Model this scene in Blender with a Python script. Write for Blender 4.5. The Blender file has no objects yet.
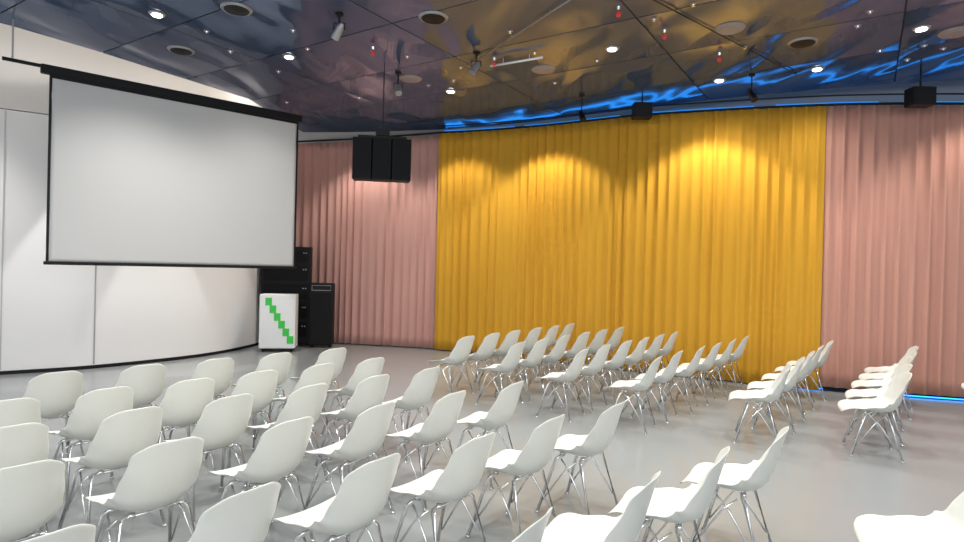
import bpy, bmesh, math, random
from mathutils import Vector, Matrix, Euler, noise
random.seed(7)
S=bpy.context.scene
try:
    S.view_settings.view_transform='Standard'
    S.view_settings.look='None'
except Exception: pass
COL=S.collection

# ---------------------------------------------------------------- materials
def mat(name,color,rough=.5,metal=0.,spec=.5,emit=None,estr=0.,coat=0.):
    m=bpy.data.materials.new(name); m.use_nodes=True
    b=m.node_tree.nodes['Principled BSDF']
    b.inputs['Base Color'].default_value=(*color,1)
    b.inputs['Roughness'].default_value=rough
    b.inputs['Metallic'].default_value=metal
    b.inputs['Specular IOR Level'].default_value=spec
    b.inputs['Coat Weight'].default_value=coat
    if emit:
        b.inputs['Emission Color'].default_value=(*emit,1)
        b.inputs['Emission Strength'].default_value=estr
    return m
def add_noise(m,scale=20,amount=.08,bump=0.,detail=3,stretch=(1,1,1),bdist=.01):
    nt=m.node_tree; b=nt.nodes['Principled BSDF']
    tc=nt.nodes.new('ShaderNodeTexCoord'); mp=nt.nodes.new('ShaderNodeMapping')
    mp.inputs['Scale'].default_value=stretch
    n=nt.nodes.new('ShaderNodeTexNoise'); n.inputs['Scale'].default_value=scale; n.inputs['Detail'].default_value=detail
    nt.links.new(tc.outputs['Object'],mp.inputs['Vector']); nt.links.new(mp.outputs['Vector'],n.inputs['Vector'])
    c=b.inputs['Base Color'].default_value[:3]
    r=nt.nodes.new('ShaderNodeMix'); r.data_type='RGBA'
    r.inputs[6].default_value=(*[x*(1-amount) for x in c],1)
    r.inputs[7].default_value=(*[min(1,x*(1+amount)) for x in c],1)
    nt.links.new(n.outputs['Fac'],r.inputs[0]); nt.links.new(r.outputs[2],b.inputs['Base Color'])
    if bump>0:
        bp=nt.nodes.new('ShaderNodeBump'); bp.inputs['Strength'].default_value=bump; bp.inputs['Distance'].default_value=bdist
        nt.links.new(n.outputs['Fac'],bp.inputs['Height']); nt.links.new(bp.outputs['Normal'],b.inputs['Normal'])
    return m
M={}
M['shell']=add_noise(mat('white_plastic',(.64,.645,.60),.38,spec=.4),60,.015,.03)
M['chrome']=add_noise(mat('chrome',(.85,.85,.85),.18,1.),40,.03)
M['floor']=add_noise(mat('poured_floor',(.25,.267,.27),.18,spec=.5),1.3,.03,.01,6)
M['wall']=add_noise(mat('white_wall',(.80,.79,.78),.7,spec=.25),2.,.02,.02)
M['wallup']=add_noise(mat('upper_wall',(.70,.67,.64),.8,spec=.2),2.,.02)
M['wallb']=add_noise(mat('grey_back_wall',(.30,.30,.31),.8,spec=.2),2.,.02)
M['dark']=add_noise(mat('dark_paint',(.02,.02,.023),.6),8,.2)
M['black']=add_noise(mat('black_metal',(.006,.006,.007),.5,spec=.25),30,.2)
M['grille']=add_noise(mat('black_grille',(.010,.010,.011),.65,spec=.15),400,.6,.3)
M['screen']=add_noise(mat('screen_fabric',(.53,.53,.525),.85,spec=.1),200,.02)
M['white']=add_noise(mat('white_lacquer',(.8,.8,.79),.35),10,.02)
M['green']=add_noise(mat('green_lacquer',(.04,.55,.06),.4),10,.05)
M['grey']=add_noise(mat('grey_metal',(.35,.35,.36),.4,.6),20,.05)
M['seam']=add_noise(mat('seam_metal',(.5,.5,.5),.5,.2),20,.05)
M['beige']=add_noise(mat('beige_metal',(.30,.25,.23),.5),20,.05)
M['red']=add_noise(mat('red_plastic',(.6,.03,.04),.4,emit=(1,.05,.05),estr=.1),20,.05)
M['lamp']=mat('lamp_glow',(1,1,1),.4,emit=(1,.97,.92),estr=14)
M['blue']=mat('blue_led',(.02,.2,.8),.4,emit=(.02,.34,1.),estr=4.5)
M['bluet']=mat('blue_led_thin',(.02,.2,.8),.4,emit=(.02,.28,.8),estr=.9)
M['bluef']=mat('blue_led_dim',(.02,.2,.8),.4,emit=(.02,.30,1.),estr=4)
def fabric(name,c):
    m=mat(name,c,.9,spec=.06)
    return add_noise(m,14,.05,.08,4,(1,1,.15))
M['pinkL']=fabric('dusty_pink_cloth',(.54,.30,.26))
M['pinkR']=fabric('warm_pink_cloth',(.53,.28,.22))
M['yellow']=fabric('yellow_cloth',(.60,.315,.035))
def ceil_mat():
    m=mat('mirrored_ceiling',(.165,.195,.285),.11,1.)
    nt=m.node_tree;b=nt.nodes['Principled BSDF']
    g=nt.nodes.new('ShaderNodeNewGeometry')
    comb=nt.nodes.new('ShaderNodeCombineXYZ')
    ml=nt.nodes.new('ShaderNodeMath');ml.operation='MULTIPLY';ml.inputs[1].default_value=37
    nt.links.new(g.outputs['Random Per Island'],ml.inputs[0]); nt.links.new(ml.outputs[0],comb.inputs[2])
    add=nt.nodes.new('ShaderNodeVectorMath');add.operation='ADD'
    nt.links.new(g.outputs['Position'],add.inputs[0]); nt.links.new(comb.outputs[0],add.inputs[1])
    mp=nt.nodes.new('ShaderNodeMapping');mp.inputs['Rotation'].default_value=(0,0,math.radians(33)); mp.inputs['Scale'].default_value=(1.9,.7,1)
    nt.links.new(add.outputs[0],mp.inputs['Vector'])
    n=nt.nodes.new('ShaderNodeTexNoise');n.inputs['Scale'].default_value=.85;n.inputs['Detail'].default_value=.6;n.inputs['Distortion'].default_value=.4
    nt.links.new(mp.outputs[0],n.inputs['Vector'])
    bp=nt.nodes.new('ShaderNodeBump');bp.inputs['Strength'].default_value=1.;bp.inputs['Distance'].default_value=.14
    nt.links.new(n.outputs['Fac'],bp.inputs['Height']);nt.links.new(bp.outputs['Normal'],b.inputs['Normal'])
    df=nt.nodes.new('ShaderNodeBsdfDiffuse');df.inputs['Color'].default_value=(.105,.15,.25,1)
    mx=nt.nodes.new('ShaderNodeMixShader');mx.inputs[0].default_value=.40
    out=nt.nodes['Material Output']
    nt.links.new(b.outputs[0],mx.inputs[1]);nt.links.new(df.outputs[0],mx.inputs[2]);nt.links.new(mx.outputs[0],out.inputs['Surface'])
    return m
M['ceil']=ceil_mat()

# ---------------------------------------------------------------- mesh helpers
def obj_from_bm(bm,name,m,smooth=False,parent=None,loc=None,**kw):
    me=bpy.data.meshes.new(name); bm.to_mesh(me); bm.free()
    if smooth: me.shade_smooth()
    ms=m if isinstance(m,(list,tuple)) else [m]
    for k in ms: me.materials.append(M[k])
    o=bpy.data.objects.new(name,me); COL.objects.link(o)
    if loc is not None:o.location=loc
    if parent: o.parent=parent
    for k,v in kw.items(): o[k]=v
    return o
def tag(o,label,cat,group=None):
    o['label']=label;o['category']=cat
    if group:o['group']=group
    return o
def empty(name,loc,rz=0):
    e=bpy.data.objects.new(name,None);e.empty_display_size=.1;COL.objects.link(e);e.location=loc;e.rotation_euler=(0,0,rz);return e
def box(bm,c,s,bev=0.,mi=0,rot=None):
    r=bmesh.ops.create_cube(bm,size=1)
    vs=r['verts']
    mt=Matrix.Translation(c)@(rot if rot else Matrix.Identity(4))@Matrix.Diagonal((*s,1))
    bmesh.ops.transform(bm,matrix=mt,verts=vs)
    fs={f for v in vs for f in v.link_faces}
    for f in fs:f.material_index=mi
    if bev>0:
        es=list({e for v in vs for e in v.link_edges})
        bmesh.ops.bevel(bm,geom=es,offset=bev,segments=2,affect='EDGES',profile=.5)
def cyl(bm,c,r1,r2,h,seg=24,mi=0,rot=None):
    r=bmesh.ops.create_cone(bm,cap_ends=True,segments=seg,radius1=r1,radius2=r2,depth=h)
    mt=Matrix.Translation(c)@(rot if rot else Matrix.Identity(4))
    bmesh.ops.transform(bm,matrix=mt,verts=r['verts'])
    for f in {f for v in r['verts'] for f in v.link_faces}: f.material_index=mi
def tube(bm,pts,r,seg=8):
    pts=[Vector(p) for p in pts];rings=[]
    for i,p in enumerate(pts):
        if i==0:t=pts[1]-p
        elif i==len(pts)-1:t=p-pts[i-1]
        else:t=(pts[i+1]-p).normalized()+(p-pts[i-1]).normalized()
        t.normalize()
        a=Vector((0,0,1)) if abs(t.z)<.9 else Vector((0,1,0))
        x=t.cross(a).normalized();y=t.cross(x)
        rings.append([bm.verts.new(p+(x*math.cos(k*2*math.pi/seg)+y*math.sin(k*2*math.pi/seg))*r) for k in range(seg)])
    for a,b in zip(rings,rings[1:]):
        for k in range(seg): bm.faces.new((a[k],a[(k+1)%seg],b[(k+1)%seg],b[k]))
    bm.faces.new(rings[0]);bm.faces.new(rings[-1])
    bmesh.ops.recalc_face_normals(bm,faces=bm.faces)
def smooth_path(P,n):
    out=[];P=[Vector(p) for p in P]
    Q=[P[0]*2-P[1]]+P+[P[-1]*2-P[-2]]
    for i in range(1,len(Q)-2):
        for k in range(n):
            t=k/n;a,b,c,d=Q[i-1],Q[i],Q[i+1],Q[i+2]
            out.append(.5*((2*b)+(c-a)*t+(2*a-5*b+4*c-d)*t*t+(3*b-a-3*c+d)*t**3))
    out.append(P[-1].copy());return out

# ---------------------------------------------------------------- room shell
CH=4.7
bm=bmesh.new();box(bm,(0,5,-.05),(30,24,.1))
obj_from_bm(bm,'floor','floor',kind='structure')
wp=smooth_path([(-12,6.0),(-9.2,7.3),(-7.05,8.67),(-6.06,9.43),(-5.1,10.75),(-4.72,12.2),(-4.75,13.6)],14)
def wallstrip(path,z0,z1,th,name,m,**kw):
    bm=bmesh.new();rows=[]
    for i,p in enumerate(path):
        t=(path[min(i+1,len(path)-1)]-path[max(i-1,0)]).normalized();n=Vector((-t.y,t.x))
        a=p;b=p+n*th
        rows.append([bm.verts.new((a.x,a.y,z0)),bm.verts.new((a.x,a.y,z1)),bm.verts.new((b.x,b.y,z1)),bm.verts.new((b.x,b.y,z0))])
    for a,b in zip(rows,rows[1:]):
        for k in range(4): bm.faces.new((a[k],b[k],b[(k+1)%4],a[(k+1)%4]))
    bm.faces.new(rows[0]);bm.faces.new(rows[-1])
    bmesh.ops.recalc_face_normals(bm,faces=bm.faces)
    return obj_from_bm(bm,name,m,**kw)
wallstrip(wp,0,3.9,.12,'wall_left','wall',kind='structure')
wallstrip(wp,3.915,5.6,.12,'wall_upper','wallup',kind='structure')
def offs(path,d):
    r=[]
    for i,p in enumerate(path):
        t=(path[min(i+1,len(path)-1)]-path[max(i-1,0)]).normalized();r.append(p-Vector((-t.y,t.x))*d)
    return r
wallstrip(offs(wp,.012),0,.055,.012,'baseboard_left','black',kind='structure')
def near(path,x):
    return min(path,key=lambda p:abs(p.x-x))
for i,xs in enumerate((-7.07,-6.12)):
    p=near(offs(wp,.004),xs);bm=bmesh.new();box(bm,(p.x,p.y,1.99),(.018,.012,3.84),rot=Matrix.Rotation(math.radians(38),4,'Z'))
    obj_from_bm(bm,'trim_%d'%(i+1),'seam' if i==0 else 'grey',kind='structure')
curt=[(-4.9,13.45),(-3,12.95),(-.9,12.45),(1.0,11.55),(3,10.25),(5.1,9.15),(6.85,8.55),(9,8.05),(11.5,7.7)]
cp=smooth_path(curt,60)
bw=offs(cp,-.75)
bw=[Vector((-6,14.4))]+bw+[Vector((13.5,8.3))]
wallstrip(bw,0,5.6,.12,'wall_back','wallb',kind='structure')
bm=bmesh.new();box(bm,(0,5,5.65),(30,24,.1));obj_from_bm(bm,'ceiling_slab','wallup',kind='structure')
poly=[(-9,-3),(11.5,-3),(11.5,8.0)]+[(p.x,p.y) for p in reversed(offs(cp,-.22)[::30]) if -3.9<p.x<11]+[(-4.1,13.3),(-4.3,10.7),(-5.6,8.37),(-6.1,7.6),(-9,4.4)]
def in_poly(x,y,marg=.0):
    c=False;n=len(poly)
    for i in range(n):
        (x1,y1),(x2,y2)=poly[i],poly[(i+1)%n]
        if (y1>y)!=(y2>y) and x<(x2-x1)*(y-y1)/(y2-y1)+x1:c=not c
    return c
bm=bmesh.new()
vs=[bm.verts.new((x,y,CH)) for x,y in poly]; bm.faces.new(vs)
ang=math.radians(-33);u=Vector((math.cos(ang),math.sin(ang),0));v=Vector((-u.y,u.x,0))
def cut(n,step,off):
    for k in range(-16,17):
        g=list(bm.verts)+list(bm.edges)+list(bm.faces)
        bmesh.ops.bisect_plane(bm,geom=g,plane_co=n*(k*step+off),plane_no=n)
cut(u,2.6,.3);cut(v,1.3,.2)
bmesh.ops.split_edges(bm,edges=list(bm.edges))
for f in list(bm.faces):
    c=f.calc_center_median()
    for vv in f.verts:
        d=vv.co-c; a=d.dot(u);b2=d.dot(v)
        a-=math.copysign(.009,a);b2-=math.copysign(.009,b2)
        vv.co=c+u*a+v*b2
ex=bmesh.ops.extrude_face_region(bm,geom=list(bm.faces))
bmesh.ops.translate(bm,vec=(0,0,.02),verts=[e for e in ex['geom'] if isinstance(e,bmesh.types.BMVert)])
bmesh.ops.recalc_face_normals(bm,faces=bm.faces)
obj_from_bm(bm,'ceiling','ceil',kind='structure')
bm=bmesh.new()
vs=[bm.verts.new((x*.997,y,CH+.025)) for x,y in poly];f=bm.faces.new(vs)
ex=bmesh.ops.extrude_face_region(bm,geom=[f]);bmesh.ops.translate(bm,vec=(0,0,.1),verts=[e for e in ex['geom'] if isinstance(e,bmesh.types.BMVert)])
bmesh.ops.recalc_face_normals(bm,faces=bm.faces)
obj_from_bm(bm,'ceiling_backing','dark',kind='structure')

# ---------------------------------------------------------------- curtains
arc=[0]
for a,b in zip(cp,cp[1:]):arc.append(arc[-1]+(b-a).length)
def at(s):
    for i in range(len(arc)-1):
        if arc[i+1]>=s:
            t=(s-arc[i])/(arc[i+1]-arc[i]);p=cp[i].lerp(cp[i+1],t);d=(cp[i+1]-cp[i]).normalized();return p,Vector((d.y,-d.x)),d
    d=(cp[-1]-cp[-2]).normalized();return cp[-1],Vector((d.y,-d.x)),d
def s_of_x(x):
    i=min(range(len(cp)),key=lambda i:abs(cp[i].x-x));return arc[i]
def top_h(x):
    T=[(-5,4.43),(-3,4.45),(-.9,4.54),(2.7,4.47),(5.3,4.34),(7,4.24),(12,4.2)]
    for a,b in zip(T,T[1:]):
        if x<=b[0]:return a[1]+(b[1]-a[1])*max(0,(x-a[0]))/(b[0]-a[0])
    return 4.2
def curtain(x0,x1,m,label,seed,pitch=.18,hem=.02,zoff=0.):
    s0,s1=s_of_x(x0),s_of_x(x1);n=int((s1-s0)/.013);H=20
    bm=bmesh.new();g=[]
    for i in range(n+1):
        s=s0+(s1-s0)*i/n;p,nr,d=at(s)
        ph=s/pitch*2*math.pi+3.2*noise.noise(Vector((s*1.0,seed,0)))+1.4*noise.noise(Vector((s*2.6,seed+5,0)))
        col=[]
        for j in range(H+1):
            h=j/H; zt=top_h(p.x); z=hem+(zt-hem)*h
            ph2=ph+.9*noise.noise(Vector((s*1.1,z*.2,seed+9)))*(1-h)
            am=.026*(1+1.2*noise.noise(Vector((s*2.2,z*.12,seed+3))))*(1-.2*h)
            o=am*math.sin(ph2)+.04*noise.noise(Vector((s*1.4,z*.12,seed+20)))*(1-h*.6)
            q=p+nr*(o+zoff)+d*(.008*math.cos(ph2))
            col.append(bm.verts.new((q.x,q.y,z)))
        g.append(col)
    for a,b in zip(g,g[1:]):
        for j in range(H): bm.faces.new((a[j],b[j],b[j+1],a[j+1]))
    o=obj_from_bm(bm,'curtain',m,True)
    md=o.modifiers.new('thick','SOLIDIFY');md.thickness=.004
    return tag(o,label,'curtain')
curtain(-4.7,-.82,'pinkL','dusty pink floor-length pleated curtain beside the black equipment',1)
curtain(-.93,5.24,'yellow','wide mustard yellow floor-length pleated curtain behind the chairs',3,zoff=.11)
curtain(5.22,11.2,'pinkR','warm pink floor-length pleated curtain with blue light at hem',4,hem=.07,zoff=.09)
def rail(x0,x1,dz,off,r,name,label,cat,m='black'):
    pts=[]
    s0,s1=s_of_x(x0),s_of_x(x1)
    for i in range(61):
        p,nr,d=at(s0+(s1-s0)*i/60);q=p+nr*off;pts.append((q.x,q.y,top_h(p.x)+dz))
    bm=bmesh.new();tube(bm,pts,r,8);o=obj_from_bm(bm,name,m,True);return tag(o,label,cat)
rail(-4.7,11.1,.022,.10,.020,'curtain_rail','long curved black curtain rail above the curtains','rail')
rail(-.9,11.1,.115,.26,.012,'lighting_pipe','black horizontal pipe hung in front of curtain tops','pipe')
def led(x0,x1,dz,off,r,label,m='blue'):
    s0,s1=s_of_x(x0),s_of_x(x1);pts=[]
    for i in range(61):
        p,nr,d=at(s0+(s1-s0)*i/60);q=p+nr*off;pts.append((q.x,q.y,dz if m=='bluef' else top_h(p.x)+dz))
    bm=bmesh.new();tube(bm,pts,r,6);o=obj_from_bm(bm,'light_strip',m,True);tag(o,label,'light strip')
led(-1.0,11,.02,-.46,.026,'glowing blue light strip behind the curtain tops')
for a,b in ((-.9,.55),(.75,2.4),(2.75,4.3),(4.6,5.9),(6.2,8.4)):
    led(a,b,.085,-.06,.013,'thin dim blue light strip along the curtain tops','bluet')
led(4.6,5.3,.02,-.02,.006,'short glowing blue light strip on floor behind curtain hem','bluef')
led(6.0,7.4,.02,-.02,.009,'glowing blue light strip on floor behind pink curtain hem','bluef')

# ---------------------------------------------------------------- chair
def shell_mesh():
    prof=smooth_path([(.285,.402),(.268,.428),(.20,.448),(.07,.436),(-.05,.424),(-.13,.436),(-.19,.482),(-.225,.555),(-.25,.645),(-.275,.735),(-.298,.81),(-.306,.832)],6)
    L=[0]
    for a,b in zip(prof,prof[1:]):L.append(L[-1]+(b-a).length)
    T=L[-1]
    def P(v):
        s=max(0,min(T,v*T))
        for i in range(len(L)-1):
            if L[i+1]>=s:
                t=(s-L[i])/(L[i+1]-L[i]);p=prof[i].lerp(prof[i+1],t)
                k0=max(0,i-2);k1=min(len(prof)-1,i+3);d=(prof[k1]-prof[k0]).normalized()
                return p,d
    def lerp(tab,v):
        for a,b in zip(tab,tab[1:]):
            if v<=b[0]:
                t=(v-a[0])/(b[0]-a[0]);t=t*t*(3-2*t);return a[1]+(b[1]-a[1])*t
        return tab[-1][1]
    W=[(0,.200),(.15,.230),(.35,.247),(.52,.246),(.7,.224),(.88,.194),(1,.170)]
    K=[(0,.010),(.15,.026),(.36,.074),(.50,.118),(.66,.090),(.85,.050),(1,.028)]
    NV,NU=34,20
    bm=bmesh.new();g=[]
    for i in range(NV+1):
        r=[]
        for j in range(NU+1):
            x=-1+2*j/NU;v=i/NV
            cr=abs(x)**4.
            v2=.5+(v-.5)*(1-(.10 if v<.5 else .15)*cr)
            p,d=P(v2);n=Vector((-d.y,d.x))
            if n.dot(Vector((.5,.8)))<0:n=-n
            w=lerp(W,v2);k=lerp(K,v2)*abs(x)**2.3
            q=p+n*k
            xx=x*w*(1-.08*abs(x)**4*lerp([(0,0),(.5,1),(1,.2)],v2))
            r.append(bm.verts.new((xx,q.x,q.y)))
        g.append(r)
    for a,b in zip(g,g[1:]):
        for j in range(NU): bm.faces.new((a[j],a[j+1],b[j+1],b[j]))
    bmesh.ops.recalc_face_normals(bm,faces=bm.faces)
    me=bpy.data.meshes.new('t');bm.to_mesh(me);bm.free();me.shade_smooth()
    o=bpy.data.objects.new('t',me);COL.objects.link(o)
    md=o.modifiers.new('s','SOLIDIFY');md.thickness=.006;md.offset=0
    md=o.modifiers.new('b','SUBSURF');md.levels=1;md.render_levels=1
    dg=bpy.context.evaluated_depsgraph_get();m2=bpy.data.meshes.new_from_object(o.evaluated_get(dg))
    bpy.data.objects.remove(o)
    m2.name='seat_shell';m2.materials.clear();m2.materials.append(M['shell']);m2.shade_smooth()
    return m2
shell=shell_mesh()
def mk(fn,name,m='chrome'):
    bm=bmesh.new();fn(bm);me=bpy.data.meshes.new(name);bm.to_mesh(me);bm.free();me.shade_smooth();me.materials.append(M[m]);return me
def legm(sx,sy):
    def f(bm):
        tube(bm,[(sx*.10,sy*.075,.415),(sx*.155,sy*.085,.412),(sx*.175,sy*.10,.393),(sx*.225,sy*.21,.012)],.0115)
        cyl(bm,(sx*.2265,sy*.213,.008),.015,.015,.016,10)
    return f
def bracem(sx):
    def f(bm):
        tube(bm,[(sx*.168,.06,.405),(sx*.19,-.02,.33),(sx*.216,-.172,.10)],.006,6)
        tube(bm,[(sx*.168,-.06,.405),(sx*.196,.02,.33),(sx*.220,.172,.10)],.006,6)
    return f
def framem(bm):
    tube(bm,[(-.155,.085,.412),(.155,.085,.412)],.008)
    tube(bm,[(-.155,-.085,.412),(.155,-.085,.412)],.008)
    for sx in(-.11,.11):
        cyl(bm,(sx,.085,.422),.018,.018,.02,12);cyl(bm,(sx,-.085,.418),.018,.018,.02,12)
LM=[mk(legm(a,b),'leg') for a in(-1,1) for b in(-1,1)]
BM_=[mk(bracem(a),'side_brace') for a in(-1,1)]
FM=mk(framem,'under_frame')
def make_chair(x,y,face,label,group):
    e=empty('shell_chair',(x,y,0),face)
    tag(e,label,'chair',group)
    for nm,me in [('seat_shell',shell)]+[('leg',m) for m in LM]+[('side_brace',m) for m in BM_]+[('under_frame',FM)]:
        o=bpy.data.objects.new(nm,me);COL.objects.link(o);o.parent=e
        if nm=='seat_shell':o['label']='white moulded plastic one-piece seat and back'
    return e
OFF=.29
def row(a,b,n,ang,label,group):
    a=Vector(a);b=Vector(b)
    for i in range(n):
        t=a.lerp(b,i/(n-1)) if n>1 else a
        an=math.radians(ang+random.uniform(-3.5,3.5))
        f=Vector((-math.sin(an),math.cos(an)))
        c=t+f*OFF+Vector((random.uniform(-.02,.02),random.uniform(-.02,.02)))
        make_chair(c.x,c.y,an,label,group)
LA='white plastic shell chair on chrome legs, in rows facing screen'
GA='white shell chairs facing the projection screen'
row((-3.37,4.74),(-1.59,6.49),5,53,LA,GA)
row((-3.03,3.77),(-1.04,5.86),6,53,LA,GA)
row((-2.525,3.22),(-.43,5.36),6,54,LA,GA)
row((-2.02,2.60),(.29,4.80),6,55,LA,GA)
row((-1.42,1.95),(.988,4.13),6,56,LA,GA)
row((.26,2.21),(1.83,3.52),4,58,LA,GA)
LB='white plastic shell chair on chrome legs near the yellow curtain'
GB='white shell chairs beside the curtains'
row((-.14,7.95),(1.60,10.2),6,56,LB,GB)
row((.50,7.43),(2.35,9.8),6,56,LB,GB)
row((1.23,6.93),(3.1,9.3),6,57,LB,GB)
row((1.98,6.5),(4.05,8.9),6,58,LB,GB)
LC='white plastic shell chair on chrome legs near the pink curtain'
row((3.19,6.08),(5.02,8.45),5,62,LC,GB)
row((4.18,5.75),(5.93,8.05),5,64,LC,GB)
make_chair(6.22,7.12,math.radians(64),'white plastic shell chair on chrome legs next to pink curtain',GB)
make_chair(2.5-.28,2.78+.12,math.radians(66),'white plastic shell chair standing alone at end of row',GA)

# ---------------------------------------------------------------- projection screen
p1=Vector((-5.59,7.6));p2=Vector((-3.13,9.8));d=(p2-p1).normalized();ctr=(p1+p2)/2;W=(p2-p1).length
sa=math.atan2(d.y,d.x)
e=empty('projection_screen',(ctr.x,ctr.y,1.66),sa);tag(e,'large white pull-down projection screen hung in black casing','projection screen')
hz=2.42
bm=bmesh.new();NX,NZ=60,50;g=[]
for i in range(NX+1):
    c=[]
    for j in range(NZ+1):
        x=(i/NX-.5)*W;z=.03+hz*j/NZ;h=j/NZ
        y=.006*math.sin((h*9+.9*math.sin(i/NX*math.pi*1.3+.4))*2.1)*max(0,(h-.45)/.55)**1.3
        c.append(bm.verts.new((x,y,z)))
    g.append(c)
for a,b in zip(g,g[1:]):
    for j in range(NZ): bm.faces.new((a[j],b[j],b[j+1],a[j+1]))
so=obj_from_bm(bm,'screen_surface','screen',True,parent=e,label='matte white projection surface')
md=so.modifiers.new('t','SOLIDIFY');md.thickness=.003
bm=bmesh.new()
for sx in(-1,1): box(bm,(sx*(W/2+.012),0,hz/2+.03),(.03,.008,hz))
box(bm,(0,0,hz+.0),(W+.04,.014,.05));obj_from_bm(bm,'screen_border','black',parent=e)
bm=bmesh.new();box(bm,(0,0,.015),(W+.10,.035,.045),.008);obj_from_bm(bm,'bottom_bar','black',parent=e)
bm=bmesh.new();box(bm,(-.02,.02,hz+.075),(W+.20,.10,.115),.015);obj_from_bm(bm,'casing','black',parent=e,label='long slim black screen casing')
bm=bmesh.new();tube(bm,[(-W/2-.08,.03,hz+.11),(-W/2-.50,.03,hz+.11)],.024);obj_from_bm(bm,'support_pipe','black',parent=e)
x0=-W/2-.40
bm=bmesh.new();tube(bm,[(x0,.03,hz+.11),(x0,.03,3.94)],.010,6);obj_from_bm(bm,'hanging_rod','grey',parent=e)
for sx in(-1,1):
    bm=bmesh.new();tube(bm,[(sx*(W/2-.3),.06,hz+.10),(sx*(W/2-.3),.9,hz+.2)],.010,6)
    obj_from_bm(bm,'wall_bracket','black',parent=e)

# ---------------------------------------------------------------- hung loudspeaker cluster
e=empty('loudspeaker_cluster',(-1.48,8.5,2.98),math.radians(8));tag(e,'black hanging loudspeaker cluster of angled cabinets','loudspeaker')
for i,(x,a,y) in enumerate(((-.272,5,-.008),(0.0,0,0.0),(.272,-5,-.008))):
    bm=bmesh.new();R=Matrix.Rotation(math.radians(-a),4,'Z')
    box(bm,(x,y+.1,.30),(.270,.24,.60),.006,0,R)
    box(bm,Vector((x,y+.1,.30))+R@Vector((0,-.125,0)),(.257,.02,.58),.004,1,R)
    obj_from_bm(bm,'speaker_cabinet',['black','grille'],parent=e)
bm=bmesh.new();box(bm,(0,.1,.625),(.7,.06,.05));box(bm,(0,.1,.70),(.2,.12,.10));obj_from_bm(bm,'hanging_bracket','black',parent=e)
bm=bmesh.new();tube(bm,[(0,.1,.72),(0,.1,1.72)],.007);obj_from_bm(bm,'hanging_rod','black',parent=e)

# ---------------------------------------------------------------- equipment by the curtain
e=empty('equipment_rack',(-4.07,12.62,0),math.radians(12));tag(e,'tall wide black equipment rack beside pink curtain','rack')
bm=bmesh.new();box(bm,(-.09,0,1.07),(1.0,.35,2.06),.01);obj_from_bm(bm,'body','black',parent=e)
for z in (.35,.75,1.15,1.55,1.9):
    bm=bmesh.new();box(bm,(-.09,-.18,z),(.88,.02,.33 if z<1.8 else .25),.005);obj_from_bm(bm,'panel','grille',parent=e)
    for xx in (.26,.31):
        bm=bmesh.new();cyl(bm,(xx,-.197,z+.07),.014,.014,.02,12,0,Matrix.Rotation(math.radians(90),4,'X'));obj_from_bm(bm,'knob','grey',parent=e)
bm=bmesh.new()
for sx in(-.5,.35):
    for sy in(-.12,.12):cyl(bm,(sx,sy,.02),.025,.025,.04,10)
obj_from_bm(bm,'foot','black',parent=e)
e=empty('portable_speaker',(-3.35,12.42,0),math.radians(8));tag(e,'black upright portable loudspeaker with grey rimmed top','loudspeaker')
bm=bmesh.new();box(bm,(0,0,.70),(.50,.30,1.30),.03);obj_from_bm(bm,'body','black',parent=e)
bm=bmesh.new();box(bm,(0,-.155,.62),(.42,.02,1.05),.008);obj_from_bm(bm,'grille','grille',parent=e)
bm=bmesh.new();tube(bm,[(-.19,-.16,1.20),(.19,-.16,1.20),(.19,-.16,1.30),(-.19,-.16,1.30),(-.19,-.16,1.20)],.008,6);obj_from_bm(bm,'handle','grey',parent=e)
bm=bmesh.new()
for sx in(-.18,.18):cyl(bm,(sx,0,.035),.035,.035,.05,12,0,Matrix.Rotation(math.radians(90),4,'Y'))
obj_from_bm(bm,'wheel','black',parent=e)
e=empty('mobile_cabinet',(-4.02,11.75,0),math.radians(10));tag(e,'white cabinet on casters with diagonal green square pattern','cabinet')
bm=bmesh.new();box(bm,(0,0,.60),(.68,.40,1.06),.015);obj_from_bm(bm,'body','white',parent=e)
bm=bmesh.new()
for i in range(6):
    zz=1.06-.07-i*.150;xx=-.17+i*.084
    box(bm,(xx,-.203,zz),(.125,.006,.150))
obj_from_bm(bm,'green_pattern','green',parent=e,label='stepped green squares on the front')
for sx in(-.27,.27):
    for sy in(-.14,.14):
        bm=bmesh.new();cyl(bm,(sx,sy,.03),.03,.03,.03,12,0,Matrix.Rotation(math.radians(90),4,'Y'));box(bm,(sx,sy,.06),(.04,.04,.03));obj_from_bm(bm,'caster','black',parent=e)

# ---------------------------------------------------------------- ceiling fittings
used=[]
def lampfit(x,y,E=120,ang=130):
    used.append((x,y))
    e=empty('downlight',(x,y,CH+.002));tag(e,'round recessed ceiling downlight glowing warm white','ceiling light','recessed downlights')
    bm=bmesh.new();cyl(bm,(0,0,-.008),.085,.095,.016,24);obj_from_bm(bm,'trim_ring','grey',parent=e)
    bm=bmesh.new();cyl(bm,(0,0,-.02),.055,.06,.012,20);obj_from_bm(bm,'lens','lamp',parent=e)
    L=bpy.data.lights.new('spot','SPOT');L.energy=E;L.spot_size=math.radians(ang);L.spot_blend=.9;L.shadow_soft_size=.12;L.color=(1,.965,.91)
    o=bpy.data.objects.new('downlight_lamp',L);COL.objects.link(o);o.location=(x,y,CH-.13)
DL=[(-3.98,7.1),(-2.83,8.44),(1.65,7.83),(5.1,6.96),(3.54,9.0),(4.69,8.4),(-.6,9.9),(-1.9,5.6),(0.3,5.2),(2.6,5.2),(-4.3,4.6),(-.5,3.0),(2.2,2.8),(-2.8,2.6),(4.6,4.2),(0.2,.6)]
for x,y in DL: lampfit(x,y,E=300 if y<7.5 else (140 if y<8.3 or x<0 else 85))
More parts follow.
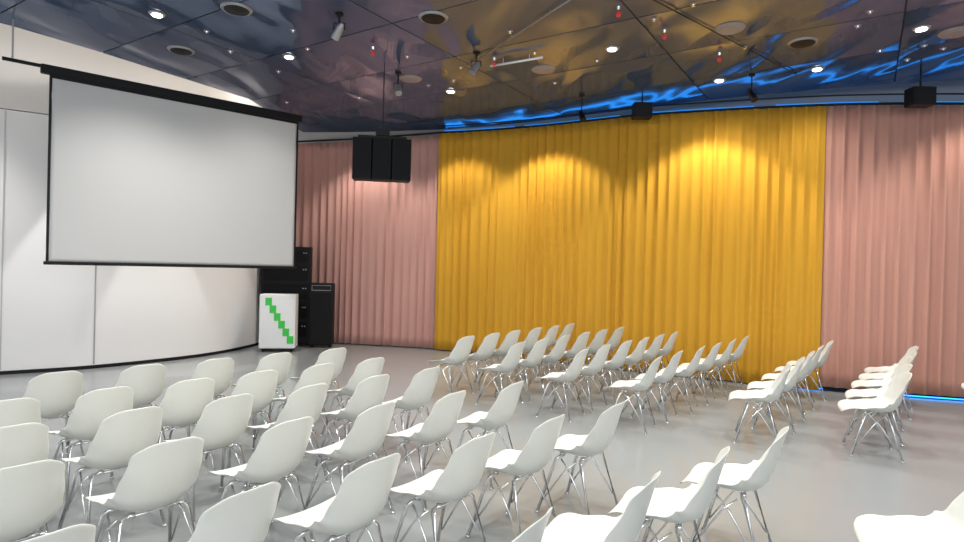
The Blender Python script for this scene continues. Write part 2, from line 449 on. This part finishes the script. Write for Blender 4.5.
for x,y,k in [(-2.94,6.9,1),(-.65,7.0,1),(3.98,7.47,1),(-4.3,8.3,1),(.83,8.72,0),(5.58,7.05,0),(-1.2,9.3,0),(2.9,7.1,0)]:
    used.append((x,y))
    e=empty('ceiling_vent',(x,y,CH+.002));tag(e,'round slotted air vent in mirrored ceiling' if k else 'round beige cover plate in mirrored ceiling','vent')
    bm=bmesh.new();cyl(bm,(0,0,-.01),.16,.18,.02,36);obj_from_bm(bm,'rim','grey' if k else 'beige',parent=e)
    bm=bmesh.new()
    if k:
        for r in(.135,.10,.06,.03):cyl(bm,(0,0,-.022-(.135-r)*.1),r,r+.01,.012,30)
    else: cyl(bm,(0,0,-.024),.12,.13,.01,30)
    obj_from_bm(bm,'cover','black' if k else 'beige',parent=e)
hooks=[(1.45,6.6),(2.15,7.2),(-1.55,8.0),(.1,8.3),(3.1,7.9)]
heads=[(-1.75,6.95),(-.15,8.1),(-1.35,9.0),(1.6,9.9),(3.9,8.7)]
spk=[(2.60,9.85),(5.98,8.15)]
used+=hooks+heads+spk+[(-1.48,8.6)]
cnt=0
while cnt<46:
    x=random.uniform(-3.8,6.5);y=random.uniform(4.9,11)
    if not (in_poly(x,y+.9) and in_poly(x+.4,y+.9) and in_poly(x-.5,y)): continue
    if any((x-a)**2+(y-b)**2<.3**2 for a,b in used): continue
    used.append((x,y));cnt+=1
    e=empty('sprinkler_head',(x,y,CH+.003));tag(e,'small round sprinkler head in mirrored ceiling','sprinkler','ceiling sprinklers')
    bm=bmesh.new();cyl(bm,(0,0,.008),.035,.045,.036,16);obj_from_bm(bm,'rosette','beige',parent=e)
    bm=bmesh.new();cyl(bm,(0,0,-.018),.01,.014,.018,10);cyl(bm,(0,0,-.028),.02,.02,.004,12);obj_from_bm(bm,'nozzle','chrome',parent=e)
for x,y in hooks:
    e=empty('ceiling_hook',(x,y,CH+.002));tag(e,'small ceiling suspension hook with bright red cap','hook','red capped ceiling hooks')
    bm=bmesh.new();cyl(bm,(0,0,-.015),.018,.024,.03,12);tube(bm,[(0,0,-.03),(0,0,-.07)],.006,6);obj_from_bm(bm,'stem','chrome',parent=e)
    bm=bmesh.new();bmesh.ops.create_uvsphere(bm,u_segments=12,v_segments=8,radius=.03);bmesh.ops.translate(bm,vec=(0,0,-.085),verts=bm.verts);obj_from_bm(bm,'cap','red',True,parent=e)
def spothead(x,y,m,tx,ty,h=.18,k=.7):
    e=empty('spotlight',(x,y,CH+.002));tag(e,('grey' if m=='grey' else 'black')+' cylindrical spotlight hanging from the ceiling','spotlight')
    bm=bmesh.new();tube(bm,[(0,0,0),(0,0,-h)],.010);cyl(bm,(0,0,-.015),.045,.045,.03,16);obj_from_bm(bm,'stem','black',parent=e)
    dr=Vector((tx,ty,-.8)).normalized();q=Vector((0,0,1)).rotation_difference(dr).to_matrix().to_4x4()
    bm=bmesh.new();cyl(bm,Vector((0,0,-h))+dr*.03,.055*k,.075*k,.24*k,20,0,q);cyl(bm,Vector((0,0,-h))-dr*.10*k,.03*k,.055*k,.05*k,20,0,q);obj_from_bm(bm,'lamp_head',m,parent=e)
    bm=bmesh.new();tube(bm,[(-.065,0,-h),(-.065,0,-h+.08),(.065,0,-h+.08),(.065,0,-h)],.007,6);obj_from_bm(bm,'yoke','black',parent=e)
for (x,y),(m,tx,ty,h) in zip(heads,[('grey',-.6,.5,.2),('grey',-.5,-.3,.2),('grey',.2,-.5,.25),('black',.2,-.5,.35),('black',.2,-.5,.3)]): spothead(x,y,m,tx,ty,h)
for (x,y),w,h in zip(spk,(.30,.31),(.27,.45)):
    e=empty('loudspeaker',(x,y,CH+.002));tag(e,'small black loudspeaker hanging below mirrored ceiling','loudspeaker')
    bm=bmesh.new();box(bm,(0,0,-h),(w,.2,.25),.01);obj_from_bm(bm,'body','black',parent=e)
    bm=bmesh.new();box(bm,(0,-.105,-h),(w-.03,.01,.22),.003);obj_from_bm(bm,'grille','black',parent=e)
    bm=bmesh.new();tube(bm,[(0,0,-h+.1),(0,0,0)],.012);obj_from_bm(bm,'bracket','black',parent=e)
def pipe(a,b,m,r,label,n=4,sr=.004):
    bm=bmesh.new();tube(bm,[a,b],r)
    for i in range(n):
        p=Vector(a).lerp(Vector(b),(i+.5)/n);tube(bm,[p,(p.x,p.y,CH+.005)],sr,6)
    o=obj_from_bm(bm,'ceiling_track',m,True);tag(o,label,'track')
pipe((1.2,5.9,CH-.02),(4.5,8.6,CH-.02),'black',.007,'thin dark equipment track fixed under mirrored ceiling')
pipe((-.3,8.6,CH-.03),(1.3,5.6,CH-.03),'grey',.008,'thin grey conduit fixed under mirrored ceiling')
pipe((.05,8.4,CH-.08),(.75,8.0,CH-.08),'white',.016,'short white rod fixed under mirrored ceiling',2)

# ---------------------------------------------------------------- lights
def spot(x,y,z,E,ang,blend,target=None,col=(1,.94,.84),r=.06):
    L=bpy.data.lights.new('spot','SPOT');L.energy=E;L.spot_size=math.radians(ang);L.spot_blend=blend;L.shadow_soft_size=r;L.color=col
    o=bpy.data.objects.new('wall_washer_lamp',L);COL.objects.link(o);o.location=(x,y,z)
    if target:
        o.rotation_euler=(Vector(target)-Vector((x,y,z))).to_track_quat('-Z','Y').to_euler()
# one lamp about a metre in front of the curtain for each light scallop
for x,off,E,a,bl in [(-.35,.9,140,108,.45),(1.35,.95,215,108,.35),(3.75,.95,215,108,.35),(7.0,.9,140,108,.55),(9.0,.8,90,104,.5),(-2.4,.8,170,110,.5)]:
    p,nr,d_=at(s_of_x(x));q=p+nr*off
    spot(q.x,q.y,CH-.1,E,a,bl)
spot(-4.15,9.9,4.5,350,50,.15,(-5.15,10.75,.0),(1,.97,.94))
spot(-5.1,8.75,4.5,350,50,.15,(-6.1,9.6,.0),(1,.97,.94))
spot(-7.2,6.6,4.6,240,90,.7,(-8,8.0,.6),(1,.96,.92))
for x,y in [(-5.4,7.3),(-4.1,9.3),(-7.4,5.2),(-4.0,11.5)]:  # unseen point lamps added above the ceiling edge to brighten the upper wall
    L=bpy.data.lights.new('cove','POINT');L.energy=40;L.color=(1,.95,.88);L.shadow_soft_size=.05
    o=bpy.data.objects.new('upper_wall_fill',L);COL.objects.link(o);o.location=(x,y,5.1)
def area(loc,size,E,rot,col):
    L=bpy.data.lights.new('area','AREA');L.shape='RECTANGLE';L.size=size[0];L.size_y=size[1];L.energy=E;L.color=col
    o=bpy.data.objects.new('fill_light',L);COL.objects.link(o);o.location=loc;o.rotation_euler=rot
area((-1,-2.8,3.4),(12,2.2),260,(math.radians(75),0,0),(.98,1,1))  # soft fill added behind the camera, no fixture of the room
w=bpy.data.worlds.new('w');S.world=w;w.use_nodes=True
w.node_tree.nodes['Background'].inputs[0].default_value=(.87,.93,1,1)
w.node_tree.nodes['Background'].inputs[1].default_value=1.15

# ---------------------------------------------------------------- camera
cd=bpy.data.cameras.new('cam');cd.sensor_width=36;cd.lens=590/964*36;cd.clip_start=.05
cam=bpy.data.objects.new('camera',cd);COL.objects.link(cam);cam.location=(0,0,1.75)
cam.rotation_euler=(Euler((math.radians(90-.3),0,0)).to_matrix()@Matrix.Rotation(math.radians(1.43),3,'Z')).to_euler()
S.camera=cam
